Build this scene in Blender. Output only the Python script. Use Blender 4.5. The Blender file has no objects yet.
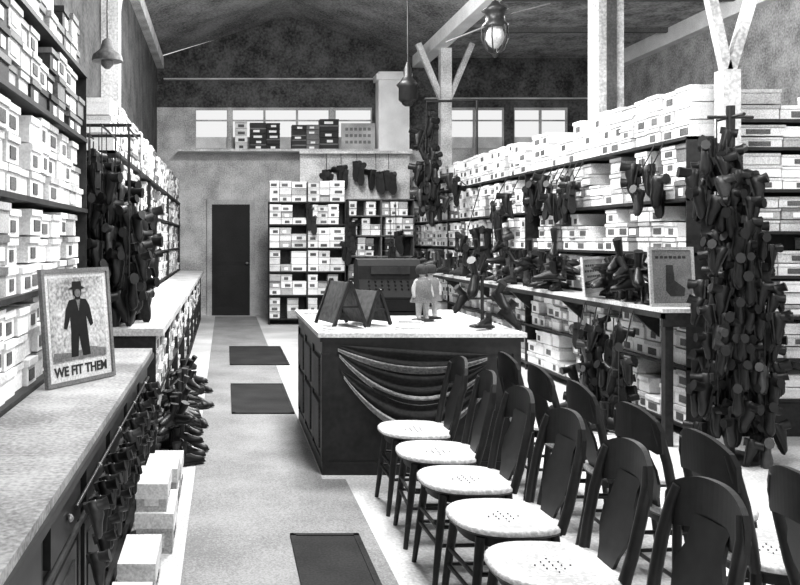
import bpy, math, random
from mathutils import Matrix, Vector, Euler
R = random.Random(11)
D = bpy.data
scn = bpy.context.scene
scn.view_settings.view_transform = 'Standard'
COL = scn.collection

# ---------------------------------------------------------------- materials
def mat(name, base, var=0.25, rough=0.7, scale=60, coarse=3.0, spec=0.3, metal=0, fw=0.5):
    m = D.materials.new(name); m.use_nodes = True
    nt = m.node_tree; b = nt.nodes['Principled BSDF']
    tc = nt.nodes.new('ShaderNodeTexCoord')
    n1 = nt.nodes.new('ShaderNodeTexNoise'); n1.inputs['Scale'].default_value = scale; n1.inputs['Detail'].default_value = 3
    n2 = nt.nodes.new('ShaderNodeTexNoise'); n2.inputs['Scale'].default_value = coarse; n2.inputs['Detail'].default_value = 4
    mx = nt.nodes.new('ShaderNodeMath'); mx.operation = 'ADD'
    m1 = nt.nodes.new('ShaderNodeMath'); m1.operation = 'MULTIPLY'; m1.inputs[1].default_value = fw
    m2 = nt.nodes.new('ShaderNodeMath'); m2.operation = 'MULTIPLY'; m2.inputs[1].default_value = 1-fw
    cr = nt.nodes.new('ShaderNodeValToRGB')
    lo = max(0, base*(1-var)); hi = min(0.95, base*(1+var))
    cr.color_ramp.elements[0].position = 0.38; cr.color_ramp.elements[0].color = (lo, lo, lo, 1)
    cr.color_ramp.elements[1].position = 0.62; cr.color_ramp.elements[1].color = (hi, hi, hi, 1)
    nt.links.new(tc.outputs['Object'], n1.inputs['Vector']); nt.links.new(tc.outputs['Object'], n2.inputs['Vector'])
    nt.links.new(n1.outputs['Fac'], m1.inputs[0]); nt.links.new(n2.outputs['Fac'], m2.inputs[0])
    nt.links.new(m1.outputs[0], mx.inputs[0]); nt.links.new(m2.outputs[0], mx.inputs[1])
    nt.links.new(mx.outputs[0], cr.inputs['Fac'])
    nt.links.new(cr.outputs['Color'], b.inputs['Base Color'])
    b.inputs['Roughness'].default_value = rough; b.inputs['Metallic'].default_value = metal
    b.inputs['Specular IOR Level'].default_value = spec
    return m
M_white = mat('card_white', .84, .16, scale=90)
M_off = mat('card_offwhite', .62, .3, scale=90)
M_lg = mat('card_lightgrey', .38, .4, scale=90)
M_mg = mat('card_midgrey', .15, .4, scale=90)
M_dk = mat('card_dark', .025, .5, scale=90)
M_lab = mat('label_ink', .09, .6, scale=120)
M_labw = mat('label_paper', .85, .05)
BOXM = [M_white, M_off, M_lg, M_mg, M_dk, M_lab, M_labw]
M_shelf = mat('dark_shelf_wood', .015, .6, .6, 30)
M_shelfm = mat('mid_shelf_wood', .09, .5, .6, 30)
M_wood = mat('dark_wood', .009, .6, .42, 25, spec=.35)
M_ctop = mat('worn_counter_top', .28, .5, .6, 60)
M_ctop2 = mat('counter_top_pale', .55, .35, .5, 60)
M_leather = mat('black_leather', .005, .6, .45, 40, spec=.35)
M_leather2 = mat('brown_leather', .03, .5, .4, 40, spec=.5)
M_sole = mat('shoe_sole', .014, .5, .7)
M_seat = mat('seat_plywood', .62, .4, .45, 70)
M_wall = mat('painted_plaster', .38, .35, .9, 50)
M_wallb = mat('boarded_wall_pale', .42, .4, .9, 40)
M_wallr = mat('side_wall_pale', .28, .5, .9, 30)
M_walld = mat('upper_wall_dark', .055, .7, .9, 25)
M_ceil = mat('ceiling_boards', .16, .7, .9, 25, coarse=1.2)
M_ceil2 = mat('aisle_ceiling', .28, .6, .9, 25)
M_beam = mat('beam_wood', .5, .4, .8, 40)
M_beamd = mat('beam_dark', .08, .4, .8, 40)
M_paint = mat('white_paint', .8, .15, .6)
M_floor = mat('floor_pale', .5, .3, .75, 60, coarse=1.2)
M_run = mat('linoleum_runner', .22, .38, .75, 110, coarse=2, fw=.6)
M_mat = mat('rubber_mat', .014, .7, .9, 80)
M_cloth = mat('swag_cloth', .22, .5, .9, 60)
M_clothd = mat('counter_cloth_dark', .018, .5, .9, 50)
M_metal = mat('dark_metal', .03, .3, .4, 30, metal=.5)
M_nickel = mat('nickel', .3, .3, .4, 30, metal=.9)
M_glass = mat('milk_glass', .45, .3, .2)
M_skin = mat('doll_face', .36, .3, .6); M_dcl = mat('doll_clothes', .14, .5, .8); M_hair = mat('doll_hair', .03, .4, .8)
M_rope = mat('twine', .03, .3, .9)

# ---------------------------------------------------------------- mesh kit
class MB:
    def __init__(s): s.v = []; s.f = []; s.m = []; s.s = []
    def add(s, vs, fs, mi=0, sm=False, M=None):
        o = len(s.v)
        if M is not None: vs = [tuple(M @ Vector(p)) for p in vs]
        s.v += [tuple(p) for p in vs]
        for f in fs:
            s.f.append(tuple(o+i for i in f)); s.m.append(mi); s.s.append(sm)
    def box(s, x0, x1, y0, y1, z0, z1, mi=0, M=None):
        vs = [(x0,y0,z0),(x1,y0,z0),(x1,y1,z0),(x0,y1,z0),(x0,y0,z1),(x1,y0,z1),(x1,y1,z1),(x0,y1,z1)]
        s.add(vs, [(0,3,2,1),(4,5,6,7),(0,1,5,4),(1,2,6,5),(2,3,7,6),(3,0,4,7)], mi, False, M)
    def rings(s, rs, mi=0, sm=True, cap=True, M=None):
        n = len(rs[0]); vs = [p for r in rs for p in r]; fs = []
        for k in range(len(rs)-1):
            for i in range(n):
                j = (i+1) % n
                fs.append((k*n+i, k*n+j, (k+1)*n+j, (k+1)*n+i))
        s.add(vs, fs, mi, sm, M)
        if cap:
            s.add(rs[0], [tuple(reversed(range(n)))], mi, False, M); s.add(rs[-1], [tuple(range(n))], mi, False, M)
    def tube(s, pts, rad, n=8, mi=0, M=None, cap=True):
        pts = [Vector(p) for p in pts]
        if not isinstance(rad, (list, tuple)): rad = [rad]*len(pts)
        rs = []
        for k, p in enumerate(pts):
            t = (pts[min(k+1, len(pts)-1)] - pts[max(k-1, 0)]).normalized()
            a = Vector((0, 1, 0)) if abs(t.y) < .9 else Vector((1, 0, 0))
            u = t.cross(a).normalized(); w = t.cross(u)
            rs.append([tuple(p + rad[k]*(math.cos(6.28318*i/n)*u + math.sin(6.28318*i/n)*w)) for i in range(n)])
        s.rings(rs, mi, n > 4, cap, M)
    def lathe(s, c, prof, n=16, mi=0, M=None, cap=True):
        rs = [[(c[0]+r*math.cos(6.28318*i/n), c[1]+r*math.sin(6.28318*i/n), c[2]+z) for i in range(n)] for r, z in prof]
        s.rings(rs, mi, True, cap, M)
    def prism(s, poly, t0, t1, ax='y', mi=0, M=None):
        def P(a, b, t): return {'y': (a, t, b), 'x': (t, a, b), 'z': (a, b, t)}[ax]
        n = len(poly); vs = [P(a, b, t0) for a, b in poly] + [P(a, b, t1) for a, b in poly]
        fs = [tuple(range(n)), tuple(reversed(range(n, 2*n)))] + [(i, (i+1) % n, n+(i+1) % n, n+i) for i in range(n)]
        s.add(vs, fs, mi, False, M)
    def beam(s, p, q, w, h, mi=0):
        p = Vector(p); q = Vector(q); d = q-p; L = d.length
        M = Matrix.Translation(p) @ d.to_track_quat('Z', 'Y').to_matrix().to_4x4()
        s.box(-w/2, w/2, -h/2, h/2, 0, L, mi, M)
    def build(s, name, mats, parent=None):
        me = D.meshes.new(name); me.from_pydata(s.v, [], s.f)
        for m in mats: me.materials.append(m)
        me.polygons.foreach_set('material_index', s.m); me.polygons.foreach_set('use_smooth', s.s)
        me.update()
        ob = D.objects.new(name, me); COL.objects.link(ob)
        if parent: ob.parent = parent
        return ob
def empty(name, M=None):
    e = D.objects.new(name, None); COL.objects.link(e)
    if M is not None: e.matrix_world = M
    return e
def simple(name, boxes, mats):
    b = MB()
    for x in boxes: b.box(*x)
    return b.build(name, mats)

# ---------------------------------------------------------------- shoe boxes
def shoebox(mb, fc, pl, a, w, z, h, dep, mi):
    j = abs(R.uniform(-.02, .04)); lidh = h*.3; e = .004
    def rg(p0, p1, a0, a1, z0, z1, m):
        if fc == '+x': mb.box(pl-p1, pl-p0, a0, a1, z0, z1, m)
        elif fc == '-x': mb.box(pl+p0, pl+p1, a0, a1, z0, z1, m)
        else: mb.box(a0, a1, pl+p0, pl+p1, z0, z1, m)
    g = .006
    rg(j+e+.006, dep, a+g, a+w-g, z, z+h-lidh, mi)
    m2 = mi if R.random() < .6 else min(mi+1, 3)
    rg(j, dep, a+g-.003, a+w-g+.003, z+h-lidh, z+h-.009, m2)
    if R.random() < .65:
        lw = w*R.uniform(.3, .6); lc = a+w*R.uniform(.4, .6); lm = 5 if mi < 2 else 6
        z0 = z+h*.14; z1 = z+h*.55
        rg(j+e+.0015, j+e+.008, lc-lw/2, lc+lw/2, z0, z1, lm)
def stackrow(mb, fc, pl, a0, a1, z0, z1, dep, bw, bh, fill=.95, pal=(0,0,0,1,1,2,3), short=.26):
    a = a0
    while a+bw*.85 < a1:
        w = bw*R.uniform(.88, 1.12)
        if a+w > a1-.5*bw: w = a1-a
        base = R.choice(pal)
        nn = max(1, round((z1-z0)/(bh*R.uniform(.88, 1.14)))); h = (z1-z0)/nn*R.uniform(.93, 1.0)
        if R.random() > fill: a += w*R.uniform(.4, .9); continue
        m = nn if R.random() > short else nn-R.choice([1, 1, 2])
        for q in range(max(0, m)):
            shoebox(mb, fc, pl, a, w, z0+q*h, h, dep, base if R.random() < .7 else R.choice(pal))
        a += w
def shelf_unit(name, fc, pl, a0, a1, levels, dep, bw, bh, top=None, uprights=1.3, fill=.95, boardm=0, pal=(0,0,0,1,1,2,3), back=True, z0=0.0, utop=None, pals={}, upw=.012, short=.26):
    mb = MB(); B = 7+boardm
    def rg(p0, p1, a0_, a1_, z0_, z1_, m):
        if fc == '+x': mb.box(pl-p1, pl-p0, a0_, a1_, z0_, z1_, m)
        elif fc == '-x': mb.box(pl+p0, pl+p1, a0_, a1_, z0_, z1_, m)
        else: mb.box(a0_, a1_, pl+p0, pl+p1, z0_, z1_, m)
    for z in levels: rg(-.012, dep, a0, a1, z-.025, z, B)
    ut = utop if utop else levels[-1]
    if back: rg(dep, dep+.02, a0, a1, z0, ut, 7)
    n = max(1, round((a1-a0)/uprights))
    for i in range(n+1):
        a = a0+(a1-a0)*i/n
        rg(-.004, dep, max(a0, a-upw), min(a1, a+upw), z0, ut, B)
    lv = list(levels)+([top] if top else [])
    for k in range(len(lv)-1):
        for i in range(n):
            u0 = a0+(a1-a0)*i/n+upw; u1 = a0+(a1-a0)*(i+1)/n-upw
            stackrow(mb, fc, pl, u0, u1, lv[k], lv[k+1]-.032, dep-.01, bw, bh, fill, pals.get(k, pal), short)
    return mb.build(name, BOXM+[M_shelf, M_shelfm, M_beam])

# ---------------------------------------------------------------- shoes
def shoe(mb, M, s=1.0, mi=0, tall=1.0):
    M = M @ Matrix.Scale(s, 4)
    ys = [0, .02, .07, .12, .18, .23, .26, .277]; ws = [.014, .03, .034, .034, .044, .042, .03, .01]; hs = [.06, .08, .10, .092, .062, .048, .038, .022]
    rs = []
    for y, w, h in zip(ys, ws, hs):
        rs.append([(w*math.cos(math.pi*i/6), y, .012+h*math.sin(math.pi*i/6)) for i in range(7)])
    mb.rings(rs, mi, True, True, M)
    zs = [.07, .11, .11+.05*tall, .11+.09*tall]; rx = [.03, .028, .035, .039]; ry = [.046, .04, .044, .048]
    rs = [[(rx[k]*math.cos(6.28318*i/8), .048+ry[k]*math.sin(6.28318*i/8), zs[k]) for i in range(8)] for k in range(4)]
    mb.rings(rs, mi, True, True, M)
    out = [(-.02, 0), (.02, 0), (.036, .05), (.036, .11), (.048, .18), (.044, .24), (.02, .282), (-.02, .282), (-.044, .24), (-.048, .18), (-.036, .11), (-.036, .05)]
    mb.prism(out, 0, .013, 'z', 2, M)
    mb.box(-.03, .03, .0, .065, -.02, .002, 2, M)
SHM = [M_leather, M_leather2, M_sole, M_rope, M_metal, M_lg]
def Rt(p, rx=0, ry=0, rz=0): return Matrix.Translation(p) @ Euler((rx, ry, rz)).to_matrix().to_4x4()
def hang_cluster(strands, step=.11, spread=.07, s=1.0, light=.08, tl=(.5, 1.0)):
    mb = MB()
    for (x, y, zt, zb) in strands:
        mb.tube([(x, y, zt+.06), (x, y, zb+.1)], .005, 5, 3)
        z = zt
        while z > zb:
            a = R.uniform(0, 6.28)
            p = (x+spread*.5*math.cos(a), y+spread*.5*math.sin(a), z)
            shoe(mb, Rt(p, R.uniform(-1.75, -1.15), 0, a-math.pi/2+R.uniform(-.5, .5)), s*R.uniform(.8, 1.1), 1 if R.random() < light else 0, R.uniform(*tl))
            z -= step*R.uniform(.8, 1.2)
    return mb
def pile(mb, x0, x1, y0, y1, z, n, layers=1, s=1.0):
    for l in range(layers):
        for i in range(n):
            f = l/(layers+1.0)*.3
            x = R.uniform(x0+(x1-x0)*f, x1-(x1-x0)*f); y = R.uniform(y0, y1)
            shoe(mb, Rt((x, y, z+.02*s+l*.1), R.uniform(-.15, .15)*l, R.uniform(-.3, .3)*l, R.uniform(0, 6.28)), s*R.uniform(.85, 1.05), 1 if R.random() < .25 else 0, R.uniform(.5, 1.3))

# ================================================================ ROOM
simple('floor', [(-1.5, 8.2, -1.3, 17.7, -.1, 0)], [M_floor])
simple('linoleum_runner', [(-.2, .63, -1, 17.2, 0, .004), (.63, .78, -1, 5.5, 0, .004)], [M_run])
def mat_obj(x0, x1, y0, y1):
    b = MB(); b.box(x0, x1, y0, y1, .004, .012, 0)
    b.box(x0, x0+.03, y0, y1, .012, .016, 0); b.box(x1-.03, x1, y0, y1, .012, .016, 0)
    b.box(x0, x1, y0, y0+.03, .012, .016, 0); b.box(x0, x1, y1-.03, y1, .012, .016, 0)
    return b.build('door_mat', [M_mat])
mat_obj(.34, .70, 3.3, 4.45); mat_obj(.06, .62, 7.55, 9.1); mat_obj(.06, .80, 10.5, 12.3)

YB = 17.5
b = MB()
b.box(-1.4, 8.0, YB, YB+.15, 0, 3.4, 0)
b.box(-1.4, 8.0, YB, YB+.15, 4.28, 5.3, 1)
ops = [(-.62, .06), (.14, 2.16), (2.26, 3.03), (4.53, 5.75), (5.95, 7.06)]
x = -1.4
for o in ops:
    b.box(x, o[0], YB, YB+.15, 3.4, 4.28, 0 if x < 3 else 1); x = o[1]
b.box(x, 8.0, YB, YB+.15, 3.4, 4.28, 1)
b.prism([(-1.4, 5.3), (3.95, 5.3), (1.3, 6.15)], YB, YB+.15, 'y', 1)
for i in range(12): b.box(-.75+i*.3, -.735+i*.3, YB-.008, YB, 2.4, 3.4, 0)
b.build('wall_back', [M_wallb, M_walld])
for k, o in enumerate(ops):
    w = MB(); x0, x1 = o
    w.box(x0, x1, YB+.02, YB+.07, 3.4, 3.45); w.box(x0, x1, YB+.02, YB+.07, 4.23, 4.28)
    n = max(1, round((x1-x0)/.7))
    for i in range(n+1):
        xx = x0+(x1-x0)*i/n
        w.box(max(x0, xx-.022), min(x1, xx+.022), YB+.02, YB+.07, 3.45, 4.23)
    w.box(x0, x1, YB+.03, YB+.06, 4.0, 4.03)
    w.box(x0, x1, YB+.08, YB+.10, 3.40, 3.68, 1)
    w.build('window_%d' % (k+1), [M_wall, M_off])
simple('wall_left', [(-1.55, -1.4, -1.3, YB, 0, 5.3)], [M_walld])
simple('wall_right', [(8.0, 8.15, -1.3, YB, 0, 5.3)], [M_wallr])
f = MB()
f.box(-1.55, 8.15, -1.45, -1.3, 0, .5); f.box(-1.55, 8.15, -1.45, -1.3, 3.4, 6.2)
for xx in (-1.55, .2, 2.2, 4.2, 6.2, 8.0): f.box(xx, xx+.15, -1.45, -1.3, .5, 3.4)
f.build('wall_front', [M_wall])
c = MB()
def slab(p, mi):
    c.add(p+[(a, b_, z+.08) for a, b_, z in p], [(0,1,2,3),(7,6,5,4),(0,4,5,1),(1,5,6,2),(2,6,7,3),(3,7,4,0)], mi)
slab([(-1.55, -1.3, 5.3), (-1.55, YB+.1, 5.3), (1.3, YB+.1, 6.15), (1.3, -1.3, 6.15)], 0)
slab([(1.3, -1.3, 6.15), (1.3, YB+.1, 6.15), (4.0, YB+.1, 5.3), (4.0, -1.3, 5.3)], 0)
slab([(4.0, -1.3, 5.3), (4.0, YB+.1, 5.3), (8.15, YB+.1, 5.3), (8.15, -1.3, 5.3)], 1)
c.build('ceiling', [M_ceil, M_ceil2])
t = MB(); t.box(3.86, 4.1, -1.3, YB, 5.1, 5.34, 0); t.build('trim_1', [M_paint])
t = MB(); t.box(-1.4, -1.26, -1.3, YB, 5.08, 5.3, 0); t.build('trim_2', [M_beam])
t = MB(); t.box(7.82, 8.0, -1.3, YB, 5.02, 5.3, 0); t.build('trim_3', [M_paint])
t = MB()
for yy in (9, 11, 13, 15):
    t.box(4.1, 7.82, yy, yy+.08, 5.22, 5.3, 0)
t.box(-1.26, 3.86, 17.42, 17.5, 4.84, 4.87, 1)
t.box(4.1, 7.82, 17.42, 17.5, 4.44, 4.47, 1)
t.build('ceiling_rafters', [M_beamd, M_lg])
simple('trim_4', [(-.95, 3.1, 17.05, YB, 3.33, 3.38)], [M_beam])
mb = MB()
stackrow(mb, '-y', 17.12, .2, .45, 3.38, 3.95, .3, .24, .13, 1, (0, 1))
stackrow(mb, '-y', 17.12, .5, 1.3, 3.38, 3.95, .3, .32, .10, 1, (2, 3, 3, 4, 2))
stackrow(mb, '-y', 17.12, 1.35, 2.3, 3.38, 4.0, .3, .3, .11, 1, (2, 3, 4, 4, 1))
mb.build('stacked_cartons', BOXM)
b = MB(); b.box(2.34, 3.02, 17.1, 17.13, 3.38, 3.9, 0)
for i in range(3):
    for k in range(6): b.box(2.42+k*.09, 2.48+k*.09, 17.095, 17.1, 3.75-i*.13, 3.81-i*.13, 1)
b.build('sign_board', [M_lg, M_mg])
simple('chimney_breast', [(3.1, 3.72, 17.15, YB, 3.38, 4.95), (3.05, 3.77, 17.1, YB, 4.78, 4.9), (3.05, 3.77, 17.1, YB, 3.3, 3.38)], [M_paint])  # white-painted chimney breast against the back wall
d = MB()
d.box(-.27, .51, YB-.05, YB, 0, 2.28, 0)
for (x0, x1, z0, z1) in ((-.19, .08, .2, .9), (.16, .43, .2, .9), (-.19, .08, 1.05, 2.1), (.16, .43, 1.05, 2.1)):
    d.box(x0, x1, YB-.065, YB-.05, z0, z1, 0)
    d.box(x0+.04, x1-.04, YB-.075, YB-.065, z0+.04, z1-.04, 0)
d.lathe((.45, YB-.09, 1.05), [(.01, 0), (.03, .01), (.03, .04), (.01, .05)], 10, 1)
d.build('door_1', [mat('door_dark', .008, .5), M_nickel])
simple('trim_5', [(-.37, -.27, YB-.06, YB, 0, 2.38), (.51, .61, YB-.06, YB, 0, 2.38), (-.27, .51, YB-.06, YB, 2.28, 2.38)], [M_wall])

# ================================================================ LEFT SIDE
shelf_unit('shoe_box_shelving', '+x', -.9, 1.2, 5.5, [.87, 1.31, 1.75, 2.2, 2.62], .42, .21, .135, top=2.95, uprights=2.15, z0=.0, pal=(0, 0, 0, 0, 1, 2), fill=.97, boardm=0, pals={3: (1, 2, 3, 0, 4), 4: (2, 3, 3, 4)})
shelf_unit('long_box_shelving', '+x', -.92, 7.1, 17.3, [.12, .55, .97, 1.4, 1.85, 2.3], .42, .23, .135, top=2.80, uprights=3.4, pal=(0, 0, 0, 1, 2, 3), fill=.97, boardm=0)
b = MB()
b.box(-.885, -.47, 1.0, 5.5, .82, .85, 1); b.box(-.885, -.46, 1.0, 5.51, .79, .82, 0)
b.box(-.885, -.53, 1.0, 5.48, 0, .79, 0)
for i in range(7):
    y0 = 1.1+i*.63
    b.box(-.53, -.515, y0, y0+.04, .04, .78, 3)
    b.box(-.53, -.50, y0+.08, y0+.58, .60, .74, 0)
    b.lathe((-.49, y0+.33, .67), [(.005, -.012), (.012, -.004), (.012, .004), (.005, .012)], 8, 2)
    b.box(-.53, -.51, y0+.1, y0+.56, .1, .52, 0)
    b.box(-.51, -.505, y0+.15, y0+.51, .15, .47, 3)
b.box(-.53, -.505, 1.0, 5.48, .545, .56, 3); b.box(-.53, -.5, 1.0, 5.48, 0, .06, 3)
b.build('shop_counter', [M_wood, M_ctop, M_nickel, mat('counter_panel', .02, .5, .6)])
b = MB()
b.box(-.88, -.42, 5.75, 16.6, .90, .95, 1)
for i in range(9):
    y0 = 5.76+i*1.35
    b.box(-.88, -.47, y0, y0+.03, 0, .90, 0)
b.box(-.88, -.47, 5.76, 16.6, .45, .475, 0); b.box(-.88, -.47, 5.76, 16.6, 0, .05, 0)
b.build('display_ledge', [M_shelf, M_ctop2])
mb = MB()
for i in range(8):
    y0 = 5.80+i*1.35
    stackrow(mb, '+x', -.46, y0, y0+1.3, .477, .895, .33, .22, .135, 1, (0, 0, 1, 1, 2))
    stackrow(mb, '+x', -.49, y0, y0+1.3, .05, .42, .33, .22, .12, .7, (1, 2, 3, 4))
mb.build('shoe_boxes', BOXM)
st = []
for xx in (-1.04, -.95, -.86, -.77, -.69, -.63):
    for yy in (5.9, 6.15, 6.4, 6.65):
        k = (xx+1.04)/.42
        st.append((xx+R.uniform(-.03, .03), yy+R.uniform(-.05, .05), 2.25-.5*k*k-R.uniform(0, .14), .98+.06*k+R.uniform(0, .12)))
mb = hang_cluster(st, .08, .07, .8, .1, (.3, .8))
for yy in (6.0, 6.6): mb.tube([(-1.4, yy, 2.36), (-.66, yy, 2.36)], .012, 8, 4)
for xx in (-1.04, -.86, -.69): mb.tube([(xx, 5.88, 2.35), (xx, 6.72, 2.35)], .008, 6, 4)
for (x, y, zt, zb) in st[::2]: mb.tube([(x, y, zt), (x, y, 2.35)], .004, 5, 3)
mb.build('hanging_shoe_cluster', SHM)
mb = MB()
pile(mb, -.39, -.29, 5.7, 9.0, 0, 26, 1, .8); pile(mb, -.38, -.34, 5.7, 8.2, .1, 24, 3, .72)
mb.build('shoe_pile', SHM)
def carton(x0, x1, y0, y1, h, z=0, m=0):
    b = MB(); b.box(x0, x1, y0, y1, z, z+h-.07, m)
    b.box(x0-.006, x1+.006, y0-.006, y1+.006, z+h-.075, z+h, 1)
    b.box(x0+.04, x1-.04, y0-.003, y0, z+.03, z+h*.5, 2)
    b.box(x1, x1+.003, y0+.06, y1-.06, z+.03, z+h*.5, 2)
    for i in range(4): b.box(x1+.003, x1+.005, y0+.08+i*.04, y0+.1+i*.04, z+.05, z+h*.4, 3)
    return b.build('cardboard_carton', [M_lg, M_off, M_off, M_dk])
carton(-.44, -.27, 4.72, 5.05, .28); carton(-.44, -.26, 4.2, 4.6, .2); carton(-.44, -.29, 4.22, 4.55, .14, .2)
carton(-.45, -.30, 3.6, 3.95, .18); carton(-.44, -.27, 5.12, 5.45, .2); carton(-.45, -.3, 3.1, 3.45, .16)
mb = MB()
for i in range(20):
    y = 2.9+i*.125
    shoe(mb, Rt((-.475, y, .64+R.uniform(-.04, .04)), -1.3, 0, -1.5+R.uniform(-.4, .4)), .48, 1 if i % 3 == 0 else 0, .5)
    shoe(mb, Rt((-.475, y+.07, .50+R.uniform(-.05, .05)), -1.3, 0, -1.5+R.uniform(-.4, .4)), .46, 1 if i % 4 == 0 else 0, .5)
mb.tube([(-.49, 2.8, .67), (-.49, 5.45, .67)], .007, 6, 4)
mb.build('shoe_rail_display', SHM)
# poster
ang = math.atan2(.43, .26)
PM = Matrix.Translation((-.70, 4.17, .853)) @ Matrix.Rotation(ang, 4, 'Z') @ Matrix.Rotation(-.09, 4, 'X')
e = empty('framed_poster', PM)
b = MB(); W = .25; Hh = .56
b.box(-W, W, -.012, .012, 0, .02, 0); b.box(-W, W, -.012, .012, Hh-.02, Hh); b.box(-W, -W+.02, -.012, .012, .02, Hh-.02); b.box(W-.02, W, -.012, .012, .02, Hh-.02)
b.build('frame', [M_mg], e)
b = MB(); b.box(-W+.02, W-.02, -.002, .004, .02, Hh-.02); b.build('print', [M_off], e)
b = MB(); b.box(-.20, .20, -.004, -.002, .11, .515)
b.build('picture_ground', [mat('print_grey', .42, .6, .8, 60)], e)
b = MB()
man = [(-.07, .13), (-.02, .13), (-.005, .24), (.015, .13), (.07, .13), (.06, .25), (.055, .33), (.085, .27), (.105, .28), (.085, .37), (.06, .405), (.02, .41), (.02, .42), (.03, .43), (.03, .455), (.06, .46), (.035, .47), (.03, .495), (-.03, .495), (-.035, .47), (-.06, .46), (-.03, .455), (-.03, .43), (-.015, .42), (-.02, .41), (-.06, .405), (-.09, .36), (-.11, .27), (-.09, .265), (-.06, .33), (-.06, .25)]
b.prism(man, -.007, -.004, 'y', 0); b.build('picture_man', [M_leather], e)
b = MB(); b.prism([(.022*math.cos(a*.5236), .437+.02*math.sin(a*.5236)) for a in range(12)], -.009, -.007, 'y', 0)
b.prism([(-.015, .405), (.015, .405), (0, .35)], -.009, -.007, 'y', 0); b.build('picture_face', [M_mg], e)
b = MB(); b.prism([(-.19, .115), (.19, .115), (.19, .15), (.08, .17), (-.05, .15), (-.19, .16)], -.0055, -.004, 'y', 0); b.build('picture_foreground', [M_mg], e)
tx = D.curves.new('caption', 'FONT'); tx.body = 'WE FIT THEM'; tx.size = .064; tx.extrude = .001; tx.align_x = 'CENTER'; tx.offset = .0018
to = D.objects.new('caption', tx); COL.objects.link(to); to.parent = e; to.location = (0, -.004, .045); to.rotation_euler = (math.pi/2, 0, 0); tx.materials.append(M_dk)

b = MB()
b.box(-1.4, -1.2, 5.58, 5.8, 0, 5.08); b.beam((-1.32, 5.7, 4.0), (-.9, 5.7, 5.2), .1, .1); b.build('wall_post', [M_beam])
b = MB()
b.box(-1.4, -1.2, 9.6, 9.82, 2.85, 5.08); b.beam((-1.3, 9.7, 3.7), (-1.3, 10.8, 5.1), .1, .1); b.build('wall_post', [M_beam])

# ================================================================ RIGHT SIDE
XR = 3.6
shelf_unit('tall_box_shelving', '-x', XR, 6.62, 17.3, [1.06, 1.45, 1.88, 2.36], .34, .22, .135, top=2.82, uprights=3.56, pal=(0, 0, 0, 1, 1, 2, 3), fill=.95, z0=1.03, pals={3: (0, 0, 1)}, short=.3)
shelf_unit('low_box_shelving', '-x', XR, 6.62, 17.3, [.1, .56], .34, .22, .14, top=1.02, uprights=3.56, pal=(0, 0, 0, 1, 2), fill=.92, utop=1.0)
b = MB(); b.box(3.27, 3.58, 6.35, 17.2, 1.005, 1.035, 1); b.box(3.27, 3.29, 6.35, 17.2, .96, 1.005, 0)
b.box(3.27, 3.57, 6.35, 6.38, 0.9, 1.005, 0); b.box(3.3, 3.36, 6.37, 6.43, 0, 1.005, 0)
for i in range(7): b.prism([(3.30, 1.005), (3.58, 1.005), (3.58, .75)], 7.0+i*1.5, 7.03+i*1.5, 'y', 0)
b.build('side_display_ledge', [M_shelf, M_ctop2])
shelf_unit('end_box_shelving', '-y', 6.68, 4.02, 6.2, [.3, .62, .95, 1.27, 1.62, 1.95, 2.28, 2.5], .36, .34, .105, top=2.78, uprights=1.09, pal=(0, 0, 1, 1, 2), fill=1, boardm=0, z0=.28, short=.2)
simple('shelving_plinth', [(4.02, 6.2, 6.70, 7.0, 0, .265)], [M_shelf])
b = MB(); x, y, w = 3.86, 6.53, .13
b.box(x-w/2, x+w/2, y-w/2, y+w/2, 0, 2.85)
b.beam((x, y, 2.8), (x-.5, y, 5.15), .07, .07); b.beam((x, y, 2.8), (x+.7, y, 5.15), .07, .07)
b.build('timber_post', [M_beam])
b = MB(); x, y, w = 4.12, 9.2, .27
b.box(x-w/2, x+w/2, y-w/2, y+w/2, 0, 5.10); b.box(x-w/2-.03, x+w/2+.03, y-w/2-.03, y+w/2+.03, 4.96, 5.1)
b.box(x-.05, x+.05, y-w/2-.02, y-w/2, 2.6, 4.96, 1)
b.build('timber_post', [M_beam, M_beamd])
b = MB(); x, y, w = 4.09, 15.8, .2
b.box(x-w/2, x+w/2, y-w/2, y+w/2, 0, 5.10)
b.beam((x, y, 4.0), (x-.5, y, 5.2), .1, .1); b.beam((x, y, 4.0), (x+.5, y, 5.2), .1, .1)
b.build('timber_post', [M_beam])
st = [(3.50, 6.05, 2.35, 1.5), (3.58, 6.1, 2.25, 1.3), (3.40, 6.0, 2.2, 1.75), (3.64, 5.98, 2.05, .9), (3.56, 5.92, 1.85, .6), (3.70, 6.08, 1.75, .15), (3.62, 5.88, 1.45, .15), (3.50, 6.1, 1.55, .3), (3.45, 5.95, 1.1, .25), (3.78, 5.98, 1.3, .25), (3.54, 5.84, 1.05, .15), (3.72, 5.86, 1.05, .15), (3.42, 6.05, .7, .2), (3.60, 6.12, 1.2, .2), (3.53, 5.98, 2.2, .9), (3.66, 6.05, 1.6, .9), (3.72, 5.9, 1.6, .9)]
mb = hang_cluster(st, .07, .08, .78, tl=(.3, .7))
mb.tube([(3.58, 6.02, .02), (3.58, 6.02, 2.5)], .03, 8, 4); mb.lathe((3.58, 6.02, 0), [(.2, 0), (.19, .03), (.05, .05)], 16, 4)
for z in (2.42, 1.8, 1.3): mb.tube([(3.42, 6.02, z), (3.74, 6.02, z)], .012, 6, 4); mb.tube([(3.58, 5.86, z), (3.58, 6.18, z)], .012, 6, 4)
mb.build('shoe_tree_stand', SHM)
mb = MB()
pile(mb, 3.34, 3.42, 6.85, 7.55, 1.035, 10, 3, .85); pile(mb, 3.34, 3.42, 8.5, 10.5, 1.035, 16, 3, .9); pile(mb, 3.36, 3.42, 11, 15, 1.035, 16, 2)
mb.build('display_shoes', SHM)
mb = MB()
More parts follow.
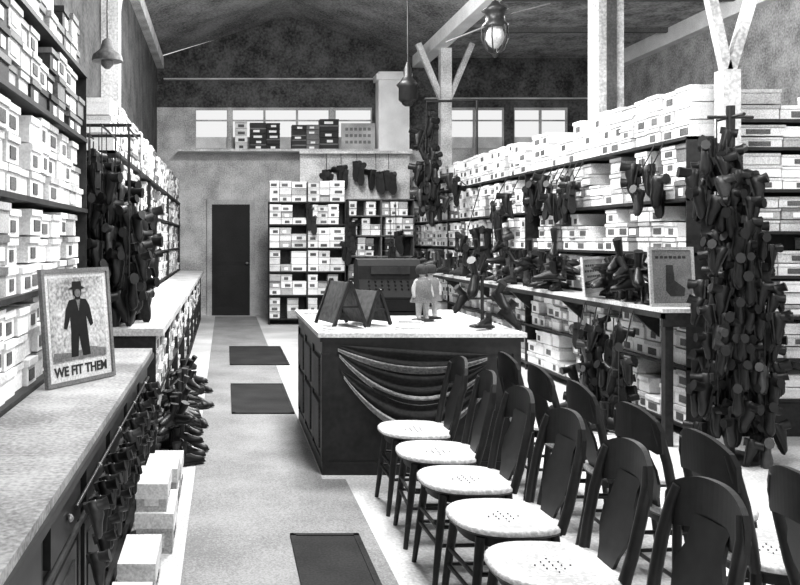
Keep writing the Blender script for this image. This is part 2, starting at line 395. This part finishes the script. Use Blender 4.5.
for (y, h) in ((8.6, .4), (9.3, .3), (10.2, .42), (11.2, .3), (12.3, .4), (7.1, .3), (6.85, .2)):
    x = 3.36
    mb.lathe((x, y, 1.036), [(.06, 0), (.055, .012), (.01, .02), (.008, h)], 10, 4)
    mb.box(x-.04, x+.04, y-.06, y+.06, 1.036+h, 1.045+h, 4)
    shoe(mb, Rt((x+.02, y+.1, 1.065+h), -.35, 0, 2.6+R.uniform(-.5, .5)), .95, 0, 1.4)
mb.build('shoe_stands', SHM)
mb = hang_cluster([(3.2, 7.0, .85, .2), (3.22, 7.2, .8, .15), (3.2, 7.45, .85, .3), (3.15, 6.8, .6, .15), (3.2, 7.7, .8, .4), (3.15, 7.1, .5, .1), (3.12, 7.35, .45, .1), (3.2, 7.3, .85, .3)], .08, .07, .8)
for yy in (6.8, 7.0, 7.2, 7.45, 7.7): mb.tube([(3.2, yy, .7), (3.262, yy, .985)], .006, 5, 3)
pile(mb, 3.0, 3.2, 6.5, 7.6, 0, 12, 1)
mb.build('ledge_hung_boots', SHM)
ys = (8.5, 8.65, 8.8, 8.95, 9.1, 9.3, 9.5, 9.8, 10.3, 6.95, 7.1)
mb = hang_cluster([(3.49, y, R.uniform(2.1, 2.25), R.uniform(1.88, 2.02)) for y in ys], .1, .06, .9)
for yy in ys: mb.tube([(3.49, yy, 2.15), (3.588, yy, 2.345)], .006, 5, 3)
mb.build('shelf_hung_shoes', SHM)
def framed_sign(x, y, z, rz, w, h, lines, dark):
    e = empty('framed_sign', Matrix.Translation((x, y, z)) @ Matrix.Rotation(rz, 4, 'Z') @ Matrix.Rotation(-.08, 4, 'X'))
    b = MB(); b.box(-w, w, -.01, .01, 0, .025); b.box(-w, w, -.01, .01, h-.025, h); b.box(-w, -w+.025, -.01, .01, .025, h-.025); b.box(w-.025, w, -.01, .01, .025, h-.025)
    b.build('frame', [M_off if not dark else M_lg], e)
    b = MB(); b.box(-w+.025, w-.025, -.002, .004, .025, h-.025); b.build('card', [M_mg if dark else M_lg], e)
    b = MB()
    for i, (u0, u1) in enumerate(lines):
        zz = h-.07-i*.05
        n = 7
        for k in range(n):
            a = u0+(u1-u0)*k/n
            b.box(a*w, (a+(u1-u0)/n*.7)*w, -.004, -.002, zz-.02, zz, 0)
    if dark:
        b.prism([(-.1*w, .08), (.5*w, .08), (.55*w, .14), (.1*w, .2), (.05*w, .32), (-.25*w, .32), (-.3*w, .12)], -.006, -.004, 'y', 0)
    b.build('lettering', [M_dk], e)
framed_sign(3.42, 7.85, 1.037, math.radians(52), .36, .36, [(-.7, .7), (-.8, .8), (-.6, .6), (-.75, .75)], False)
framed_sign(3.46, 6.56, 1.037, math.radians(8), .19, .46, [(-.7, .7)], True)

# ================================================================ BACK SHELVES
shelf_unit('back_box_shelving', '-y', 15.5, .8, 2.2, [.12, .55, .98, 1.41, 1.84, 2.25], .34, .2, .14, top=2.68, uprights=.7, pal=(0, 0, 1, 1, 2), fill=.97, boardm=0)
shelf_unit('back_shoe_shelving', '-y', 15.5, 2.25, 3.45, [.12, .5, .88, 1.26, 1.64, 2.0, 2.3], .34, .16, .12, uprights=.6, pal=(1, 2, 0, 3, 0, 4), fill=.92, utop=2.3, boardm=1)
b = MB(); b.box(1.4, 3.45, 15.88, 15.92, 0, 3.15, 0); b.box(1.38, 3.47, 15.72, 15.94, 3.15, 3.2, 0)
b.build('display_backboard', [M_wallb])
mb = MB()
for i in range(5):
    x = 1.85+i*.3+R.uniform(-.04, .04); zt = R.uniform(2.85, 3.05)
    mb.tube([(x, 15.74, 3.15), (x, 15.7, zt)], .006, 5, 3)
    for k in range(3): shoe(mb, Rt((x+k*.06-.04, 15.68-.03*k, zt-.02-.04*k), -1.4, 0, R.uniform(-.8, .8)), 1.35, 0, 1.6)
for (x, zt) in ((2.22, 1.95), (2.25, 1.7), (2.20, 1.5), (3.1, 1.7), (3.0, 1.5), (1.5, 2.2), (1.55, 2.05)):
    mb.tube([(x, 15.485, 2.24), (x, 15.40, zt)], .006, 5, 3)
    shoe(mb, Rt((x, 15.38, zt), -1.35, 0, R.uniform(-.8, .8)), 1.2, 0, 1.3); shoe(mb, Rt((x+.05, 15.36, zt-.08), -1.35, 0, R.uniform(-.8, .8)), 1.2, 0, 1.3)
mb.build('hanging_boot_pairs', SHM)
mb = hang_cluster([(3.2, 13.5, 3.6, 3.0), (3.25, 13.5, 2.9, 2.0), (3.15, 13.4, 2.9, 2.2), (3.3, 13.6, 2.7, 2.1), (3.4, 12.6, 2.55, 2.1), (3.4, 10.8, 2.0, 1.35), (3.4, 11.9, 1.7, 1.2)], .1, .09, 1.1)
mb.tube([(3.97, 13.4, 3.75), (3.2, 13.5, 3.75)], .02, 8, 4)
mb.tube([(3.97, 13.4, 2.38), (3.97, 13.4, 3.75)], .02, 8, 4)
for (x, y, z) in ((3.2, 13.5, 3.4), (3.15, 13.4, 2.5), (3.25, 13.5, 2.8)): mb.tube([(x, y, z), (3.2, 13.5, 3.75)], .006, 5, 3)
for (x, y, z) in ((3.4, 12.6, 2.5), (3.4, 10.8, 2.0), (3.4, 11.9, 1.7)): mb.tube([(x, y, z), (3.59, y, 2.345)], .008, 5, 3)
mb.build('hanging_shoe_strings', SHM)

# ================================================================ CENTRAL COUNTER
b = MB()
X0, X1, Y0, Y1 = .64, 1.95, 5.6, 7.4
b.box(X0-.03, X1+.03, Y0-.03, Y1+.03, .91, .94, 1); b.box(X0-.015, X1+.015, Y0-.015, Y1+.015, .88, .91, 0)
b.box(X0+.01, X1-.01, Y0+.01, Y1-.01, 0, .88, 0)
b.box(X0, X1, Y0, Y1, 0, .09, 0); b.box(X0, X1, Y0, Y1, .80, .88, 0)
for xx in (X0, X0+.42, X0+.86, X1-.05): b.box(xx, xx+.05, Y0-.004, Y0+.02, .09, .8, 0)
for i in range(4):
    yy = Y0+i*.58; b.box(X0-.004, X0+.02, yy, yy+.06, .09, .8, 0)
    if i < 3: b.box(X0-.012, X0+.01, yy+.12, yy+.52, .5, .75, 2); b.box(X0-.012, X0+.01, yy+.12, yy+.52, .15, .45, 2)
b.build('display_counter', [M_wood, M_ctop2, mat('counter_side_panel', .05, .5, .6)])
b = MB()
def swag(xa, za, xb, zb, sag0, sag1, y, mi, folds=5, yo=0):
    nu, nv = 24, 12; vs = []; fs = []
    for j in range(nv+1):
        v = j/nv
        for i in range(nu+1):
            u = i/nu; c4 = 4*u*(1-u)
            x = xa+(xb-xa)*u; z = za+(zb-za)*u-(sag0+(sag1-sag0)*v)*c4
            vs.append((x, y-.012-yo-.035*c4*(.5+.5*math.sin(v*math.pi*folds)), z-.02*v))
    for j in range(nv):
        for i in range(nu):
            a = j*(nu+1)+i; fs.append((a, a+1, a+nu+2, a+nu+1))
    b.add(vs, fs, mi, True)
swag(.76, .86, 1.72, .80, .0, .10, Y0-.01, 1, 3)
swag(.74, .84, 1.72, .78, .08, .115, Y0-.014, 0, 2)
swag(.74, .82, 1.72, .74, .12, .26, Y0-.006, 1, 4)
swag(.75, .80, 1.72, .70, .22, .26, Y0-.014, 0, 2)
swag(.76, .70, 1.72, .62, .14, .32, Y0-.003, 1, 4)
swag(.78, .66, 1.72, .58, .28, .32, Y0-.014, 0, 2)
b.build('cloth_swag', [M_cloth, M_clothd])
def aframe(x, y, w, h, dep, rz):
    M = Matrix.Translation((x, y, .941)) @ Matrix.Rotation(rz, 4, 'Z')
    b = MB()
    for s in (-1, 1):
        for yy in (0, dep):
            p = M @ Vector((s*w/2, yy, .008)); q = M @ Vector((0, yy, h)); b.beam(p, q, .022, .022, 0)
        vs = [(s*w/2*.9, .01, h*.1), (s*w/2*.9, dep-.01, h*.1), (s*.01, dep-.01, h*.95), (s*.01, .01, h*.95)]
        vs2 = [(p[0]+.006, p[1], p[2]) for p in vs]
        b.add(vs+vs2, [(0,1,2,3),(7,6,5,4),(0,4,5,1),(1,5,6,2),(2,6,7,3),(3,7,4,0)], 1, False, M)
    b.beam(M @ Vector((-w/4, 0, h*.45)), M @ Vector((w/4, 0, h*.45)), .015, .015, 0)
    return b.build('display_easel', [M_wood, M_shelfm])
aframe(.86, 5.85, .24, .33, .35, .25); aframe(1.09, 6.0, .22, .26, .35, .6)
b = MB()
b.prism([(0, 0), (.40, 0), (.40, .36), (.37, .41), (.3, .43), (.2, .42), (.14, .37), (.11, .26), (.05, .18), (0, .12)], 1.10, 1.62, 'x', 0, Matrix.Translation((0, 6.88, .966)))
b.box(1.08, 1.64, 6.85, 7.31, .942, .965, 0); b.box(1.18, 1.54, 6.865, 6.882, .975, 1.06, 0)
for r in range(3):
    for k in range(8):
        b.lathe((1.18+k*.053, 6.93+r*.022, 1.14+r*.03), [(.004, -.02), (.004, .01), (.009, .012), (.009, .018)], 8, 2)
b.box(1.20, 1.52, 6.985, 7.0, 1.27, 1.33, 1)
for xx in (1.09, 1.63): b.box(xx-.012, xx+.012, 6.87, 7.28, .966, 1.12, 1)
b.build('cash_register', [mat('register_black', .006, .5, .75, spec=.15), M_metal, M_metal])
def skinfig(name, pts, edges, rad, mats, parent):
    me = D.meshes.new(name); me.from_pydata(pts, edges, []); me.materials.append(mats)
    o = D.objects.new(name, me); COL.objects.link(o); o.parent = parent
    m = o.modifiers.new('Skin', 'SKIN'); m.use_smooth_shade = True
    if not me.skin_vertices: me.skin_vertices.new()
    for i, r in enumerate(rad): me.skin_vertices[0].data[i].radius = (r, r)
    me.skin_vertices[0].data[0].use_root = True
    o.modifiers.new('Sub', 'SUBSURF').levels = 2; o.modifiers['Sub'].render_levels = 2
    return o
def doll(x, y, z, h, rz, mskin, mdress):
    e = empty('child_doll', Matrix.Translation((x, y, z)) @ Matrix.Rotation(rz, 4, 'Z') @ Matrix.Scale(h, 4))
    pts = [(0,0,.46),(0,0,.56),(0,0,.67),(0,0,.75),(0,0,.79),(0,-.005,.85),(0,-.005,.91),(0,0,.96),
           (.06,0,.42),(.07,-.01,.24),(.075,0,.06),(.08,-.06,.025),
           (-.06,0,.42),(-.07,0,.24),(-.075,0,.06),(-.08,-.06,.025),
           (.11,0,.70),(.17,0,.57),(.17,-.06,.46),(.165,-.08,.42),
           (-.11,0,.70),(-.18,0,.57),(-.19,-.04,.45),(-.19,-.05,.41)]
    ed = [(0,1),(1,2),(2,3),(3,4),(4,5),(5,6),(6,7),(0,8),(8,9),(9,10),(10,11),(0,12),(12,13),(13,14),(14,15),(2,16),(16,17),(17,18),(18,19),(2,20),(20,21),(21,22),(22,23)]
    rad = [.1,.09,.1,.05,.04,.085,.09,.05,.08,.06,.045,.04,.08,.06,.045,.04,.06,.045,.032,.028,.06,.045,.032,.028]
    skinfig('body', pts, ed, rad, mskin, e)
    b = MB(); n = 20
    b.lathe((0, 0, 0), [(.09, .77), (.16, .70), (.15, .56), (.18, .45), (.22, .33)], n, 0, cap=False); b.build('dress', [mdress], e)
    b = MB(); b.lathe((0, .015, 0), [(.09, .83), (.112, .88), (.112, .93), (.09, .985), (.04, 1.01)], 14, 0)
    b.build('hair', [M_hair], e)
    b = MB()
    for s in (-1, 1): b.lathe((s*.032, -.088, .87), [(.003, -.01), (.011, 0), (.003, .01)], 8, 0)
    b.box(-.02, .02, -.095, -.085, .815, .822, 0); b.build('face_features', [M_dk], e)
    b = MB(); b.lathe((0, -.01, -.0), [(.2, 0), (.2, .02), (.17, .03)], 20, 0); b.build('stand', [M_wood], e)
doll(1.49, 6.42, .941, .42, .3, M_skin, M_dcl); doll(1.60, 6.62, .941, .42, -.2, M_skin, M_mg)
b = MB(); cx, cy = 1.80, 5.95
b.lathe((cx, cy, .941), [(.09, 0), (.085, .012), (.02, .025), (.012, .05), (.012, .34), (.02, .36)], 14, 4)
b.tube([(cx-.09, cy, 1.14), (cx+.09, cy, 1.14)], .008, 6, 4)
shoe(b, Rt((cx-.02, cy+.05, 1.30), -.75, 0, 2.6), .8, 0, 1.4); shoe(b, Rt((cx-.09, cy, 1.16), -.8, 0, 1.9), .6, 0, 1); shoe(b, Rt((cx+.07, cy, 1.16), -.6, 0, 3.6), .7, 0, 1)
shoe(b, Rt((cx+.02, cy-.14, .957), 0, 0, 2.2), .6, 0, .6); shoe(b, Rt((cx+.1, cy-.02, 1.04), -.7, 0, 4.4), .7, 0, 1)
b.build('shoe_display_stand', SHM)
b = MB()
for (x, y, rz) in ((1.25, 5.75, .2), (1.35, 6.2, -.4), (.72, 6.9, .1), (.75, 5.7, .5)):
    b.box(-.09, .09, -.06, .06, 0, .012, 0, Rt((x, y, .941), 0, 0, rz)); b.box(-.08, .08, -.055, .055, .012, .02, 1, Rt((x, y, .941), 0, 0, rz+.1))
b.build('paper_pads', [M_white, M_lg])

# ================================================================ CHAIRS
def chair_mesh():
    b = MB(); n = 32
    def ring(sc, z):
        r = []
        for i in range(n):
            a = 6.28318*i/n; c = math.cos(a); s = math.sin(a); p = 2/2.5
            r.append((math.copysign(abs(c)**p, c)*.215*sc, math.copysign(abs(s)**p, s)*.215*sc, z))
        return r
    b.rings([ring(.9, .425), ring(.99, .43), ring(1.0, .438)], 0, True, True)
    b.rings([ring(1.0, .438), ring(1.0, .450), ring(.96, .458), ring(.7, .452), ring(.35, .447), ring(.02, .446)], 1, True, True)
    b.rings([ring(.82, .385), ring(.82, .425)], 0, True, True)
    for k in range(5):
        for q in range(5):
            if abs(k-2)+abs(q-2) <= 2: b.lathe(((k-2)*.03, (q-2)*.03, .447), [(.003, 0), (.003, .0035)], 6, 0)
    for s in (-1, 1):
        b.tube([(-.145, s*.145, .42), (-.165, s*.16, .25), (-.195, s*.18, 0)], [.02, .018, .012], 10, 0)
        b.tube([(.15, s*.13, .42), (.165, s*.15, .22), (.205, s*.17, 0)], [.019, .017, .012], 10, 0)
        b.tube([(-.172, s*.165, .2), (.172, s*.152, .2)], .009, 8, 0)
        b.tube([(-.165, s*.16, .28), (.164, s*.148, .28)], .009, 8, 0)
        b.tube([(.165, s*.15, .43), (.19, s*.168, .54), (.215, s*.172, .66), (.24, s*.165, .76), (.25, s*.145, .82)], [.019, .019, .019, .019, .016], 10, 0)
    b.tube([(-.172, -.165, .2), (-.172, .165, .2)], .009, 8, 0); b.tube([(-.168, -.162, .27), (-.168, .162, .27)], .009, 8, 0); b.tube([(.17, -.15, .2), (.17, .15, .2)], .009, 8, 0)
    nu = 16; vs = []; fs = []
    for i in range(nu+1):
        u = -1+2*i/nu; y = u*.185; xo = .235+.035*(1-u*u)
        zt = .87-.06*abs(u)**2.5; zb = .69+.03*(1-u*u)
        if abs(u) > .95: zt -= .02; zb += .015
        vs += [(xo-.009, y, zb), (xo+.009, y, zb), (xo+.015, y, zt), (xo-.003, y, zt)]
    for i in range(nu):
        for k in range(4): fs.append((i*4+k, i*4+(k+1) % 4, (i+1)*4+(k+1) % 4, (i+1)*4+k))
    fs += [(3, 2, 1, 0), (nu*4, nu*4+1, nu*4+2, nu*4+3)]
    b.add(vs, fs, 0, False)
    prof = [(.45, .055), (.5, .07), (.56, .105), (.62, .11), (.67, .085), (.72, .08), (.76, .09)]
    vs = []; fs = []
    for z, w in prof:
        xo = .18+(z-.45)*.27
        vs += [(xo-.006, -w, z), (xo+.006, -w, z), (xo+.006, w, z), (xo-.006, w, z)]
    for i in range(len(prof)-1):
        for k in range(4): fs.append((i*4+k, i*4+(k+1) % 4, (i+1)*4+(k+1) % 4, (i+1)*4+k))
    b.add(vs, fs, 0, False)
    return b.build('bentwood_chair', [M_wood, M_seat])
ch = chair_mesh(); first = True
pos = [(1.11, y, 0) for y in (4.95, 4.43, 3.92, 3.39, 2.88, 2.38)] + [(1.96, y, math.pi) for y in (5.15, 4.62, 4.08, 3.55, 3.02, 2.5)]
for (x, y, rz) in pos:
    o = ch if first else D.objects.new('bentwood_chair', ch.data)
    if not first: COL.objects.link(o)
    first = False
    o.location = (x, y, 0); o.rotation_euler = (0, 0, rz+R.uniform(-.06, .06))

# ================================================================ HANGING FIXTURES
b = MB(); cx, cy = 2.86, 9.0
b.tube([(cx, cy, 3.95), (cx, cy, 5.66)], .014, 8, 0)
b.lathe((cx, cy, 3.80), [(.13, 0), (.14, .02), (.10, .06), (.10, .16), (.14, .18), (.06, .24), (.03, .28)], 18, 0)
b.lathe((cx, cy, 3.58), [(.03, 0), (.07, .04), (.10, .1), (.09, .16), (.07, .22)], 18, 1)
for k in range(6):
    a = k*math.pi/3
    b.tube([(cx+.13*math.cos(a)*s_, cy+.13*math.sin(a)*s_, z) for s_, z in ((1, 3.82), (1.12, 3.68), (.75, 3.56), (.15, 3.51))], .008, 6, 0)
b.lathe((cx, cy, 3.48), [(.01, 0), (.03, .02), (.03, .05)], 10, 0)
b.tube([(cx, cy, 3.9), (cx+.62, cy+.1, 4.08)], .009, 6, 2); b.tube([(cx, cy, 3.85), (cx-.55, cy-.1, 3.62)], .009, 6, 2)
b.build('pendant_arc_lamp', [M_metal, M_glass, M_mg])
b = MB(); cx, cy = 2.58, 12.0
b.tube([(cx, cy, 4.05), (cx, cy, 5.74)], .012, 8, 0)
b.lathe((cx, cy, 3.5), [(.1, 0), (.13, .03), (.13, .2), (.16, .24), (.1, .3), (.06, .36), (.06, .46), (.02, .56)], 16, 0)
b.lathe((cx, cy, 3.44), [(.04, 0), (.08, .03), (.09, .07)], 14, 0)
b.build('pendant_lantern', [M_leather, M_glass])
b = MB(); cx, cy = -.97, 7.0
b.tube([(cx, cy, 3.2), (cx, cy, 5.44)], .006, 8, 0)
b.lathe((cx, cy, 3.02), [(.13, 0), (.12, .05), (.06, .1), (.04, .17), (.015, .19)], 18, 1); b.lathe((cx, cy, 2.96), [(.02, 0), (.05, .03), (.05, .08)], 12, 2)
b.build('pendant_lamp', [M_metal, M_shelfm, M_mg])

# ================================================================ LIGHT
w = D.worlds.new('World'); scn.world = w; w.use_nodes = True
w.node_tree.nodes['Background'].inputs[0].default_value = (1, 1, 1, 1); w.node_tree.nodes['Background'].inputs[1].default_value = .9
def area(name, loc, rot, sx, sy, e):
    l = D.lights.new(name, 'AREA'); l.shape = 'RECTANGLE'; l.size = sx; l.size_y = sy; l.energy = e
    o = D.objects.new(name, l); COL.objects.link(o); o.location = loc; o.rotation_euler = rot
def point(loc, e, r=.15):
    l = D.lights.new('fill_point', 'POINT'); l.energy = e; l.shadow_soft_size = r  # fill added out of view to brighten ceiling and shelves, not a fitting
    o = D.objects.new('fill_point', l); COL.objects.link(o); o.location = loc
area('overhead_fill', (1.4, 3.6, 5.05), (0, 0, 0), .9, .9, 210)  # overhead fills added above the frame; no fixtures hang here
area('overhead_fill', (1.2, 7.0, 5.05), (0, 0, 0), .9, .9, 330)
area('overhead_fill', (1.2, 11.0, 5.05), (0, 0, 0), 1.2, 1.0, 330)
point((1.3, 4.6, 3.3), 130); point((1.2, 8.0, 4.1), 200); point((1.2, 12.0, 5.1), 290)
point((5.0, 4.4, 3.6), 200); point((6.0, 11.5, 4.9), 140)
area('front_fill', (2.2, -1.1, 2.3), (math.radians(85), 0, 0), 5.0, 2.2, 65)  # soft frontal fill added behind the camera, standing in for daylight

# ================================================================ CAMERA
cam = D.cameras.new('camera'); co = D.objects.new('camera', cam); COL.objects.link(co)
co.location = (0, 0, 1.55); co.rotation_euler = (math.pi/2, 0, 0)
cam.sensor_width = 36; cam.lens = 850/800*36; cam.shift_x = 175/800; cam.shift_y = -52.5/800
cam.clip_start = .05; cam.clip_end = 100
scn.camera = co
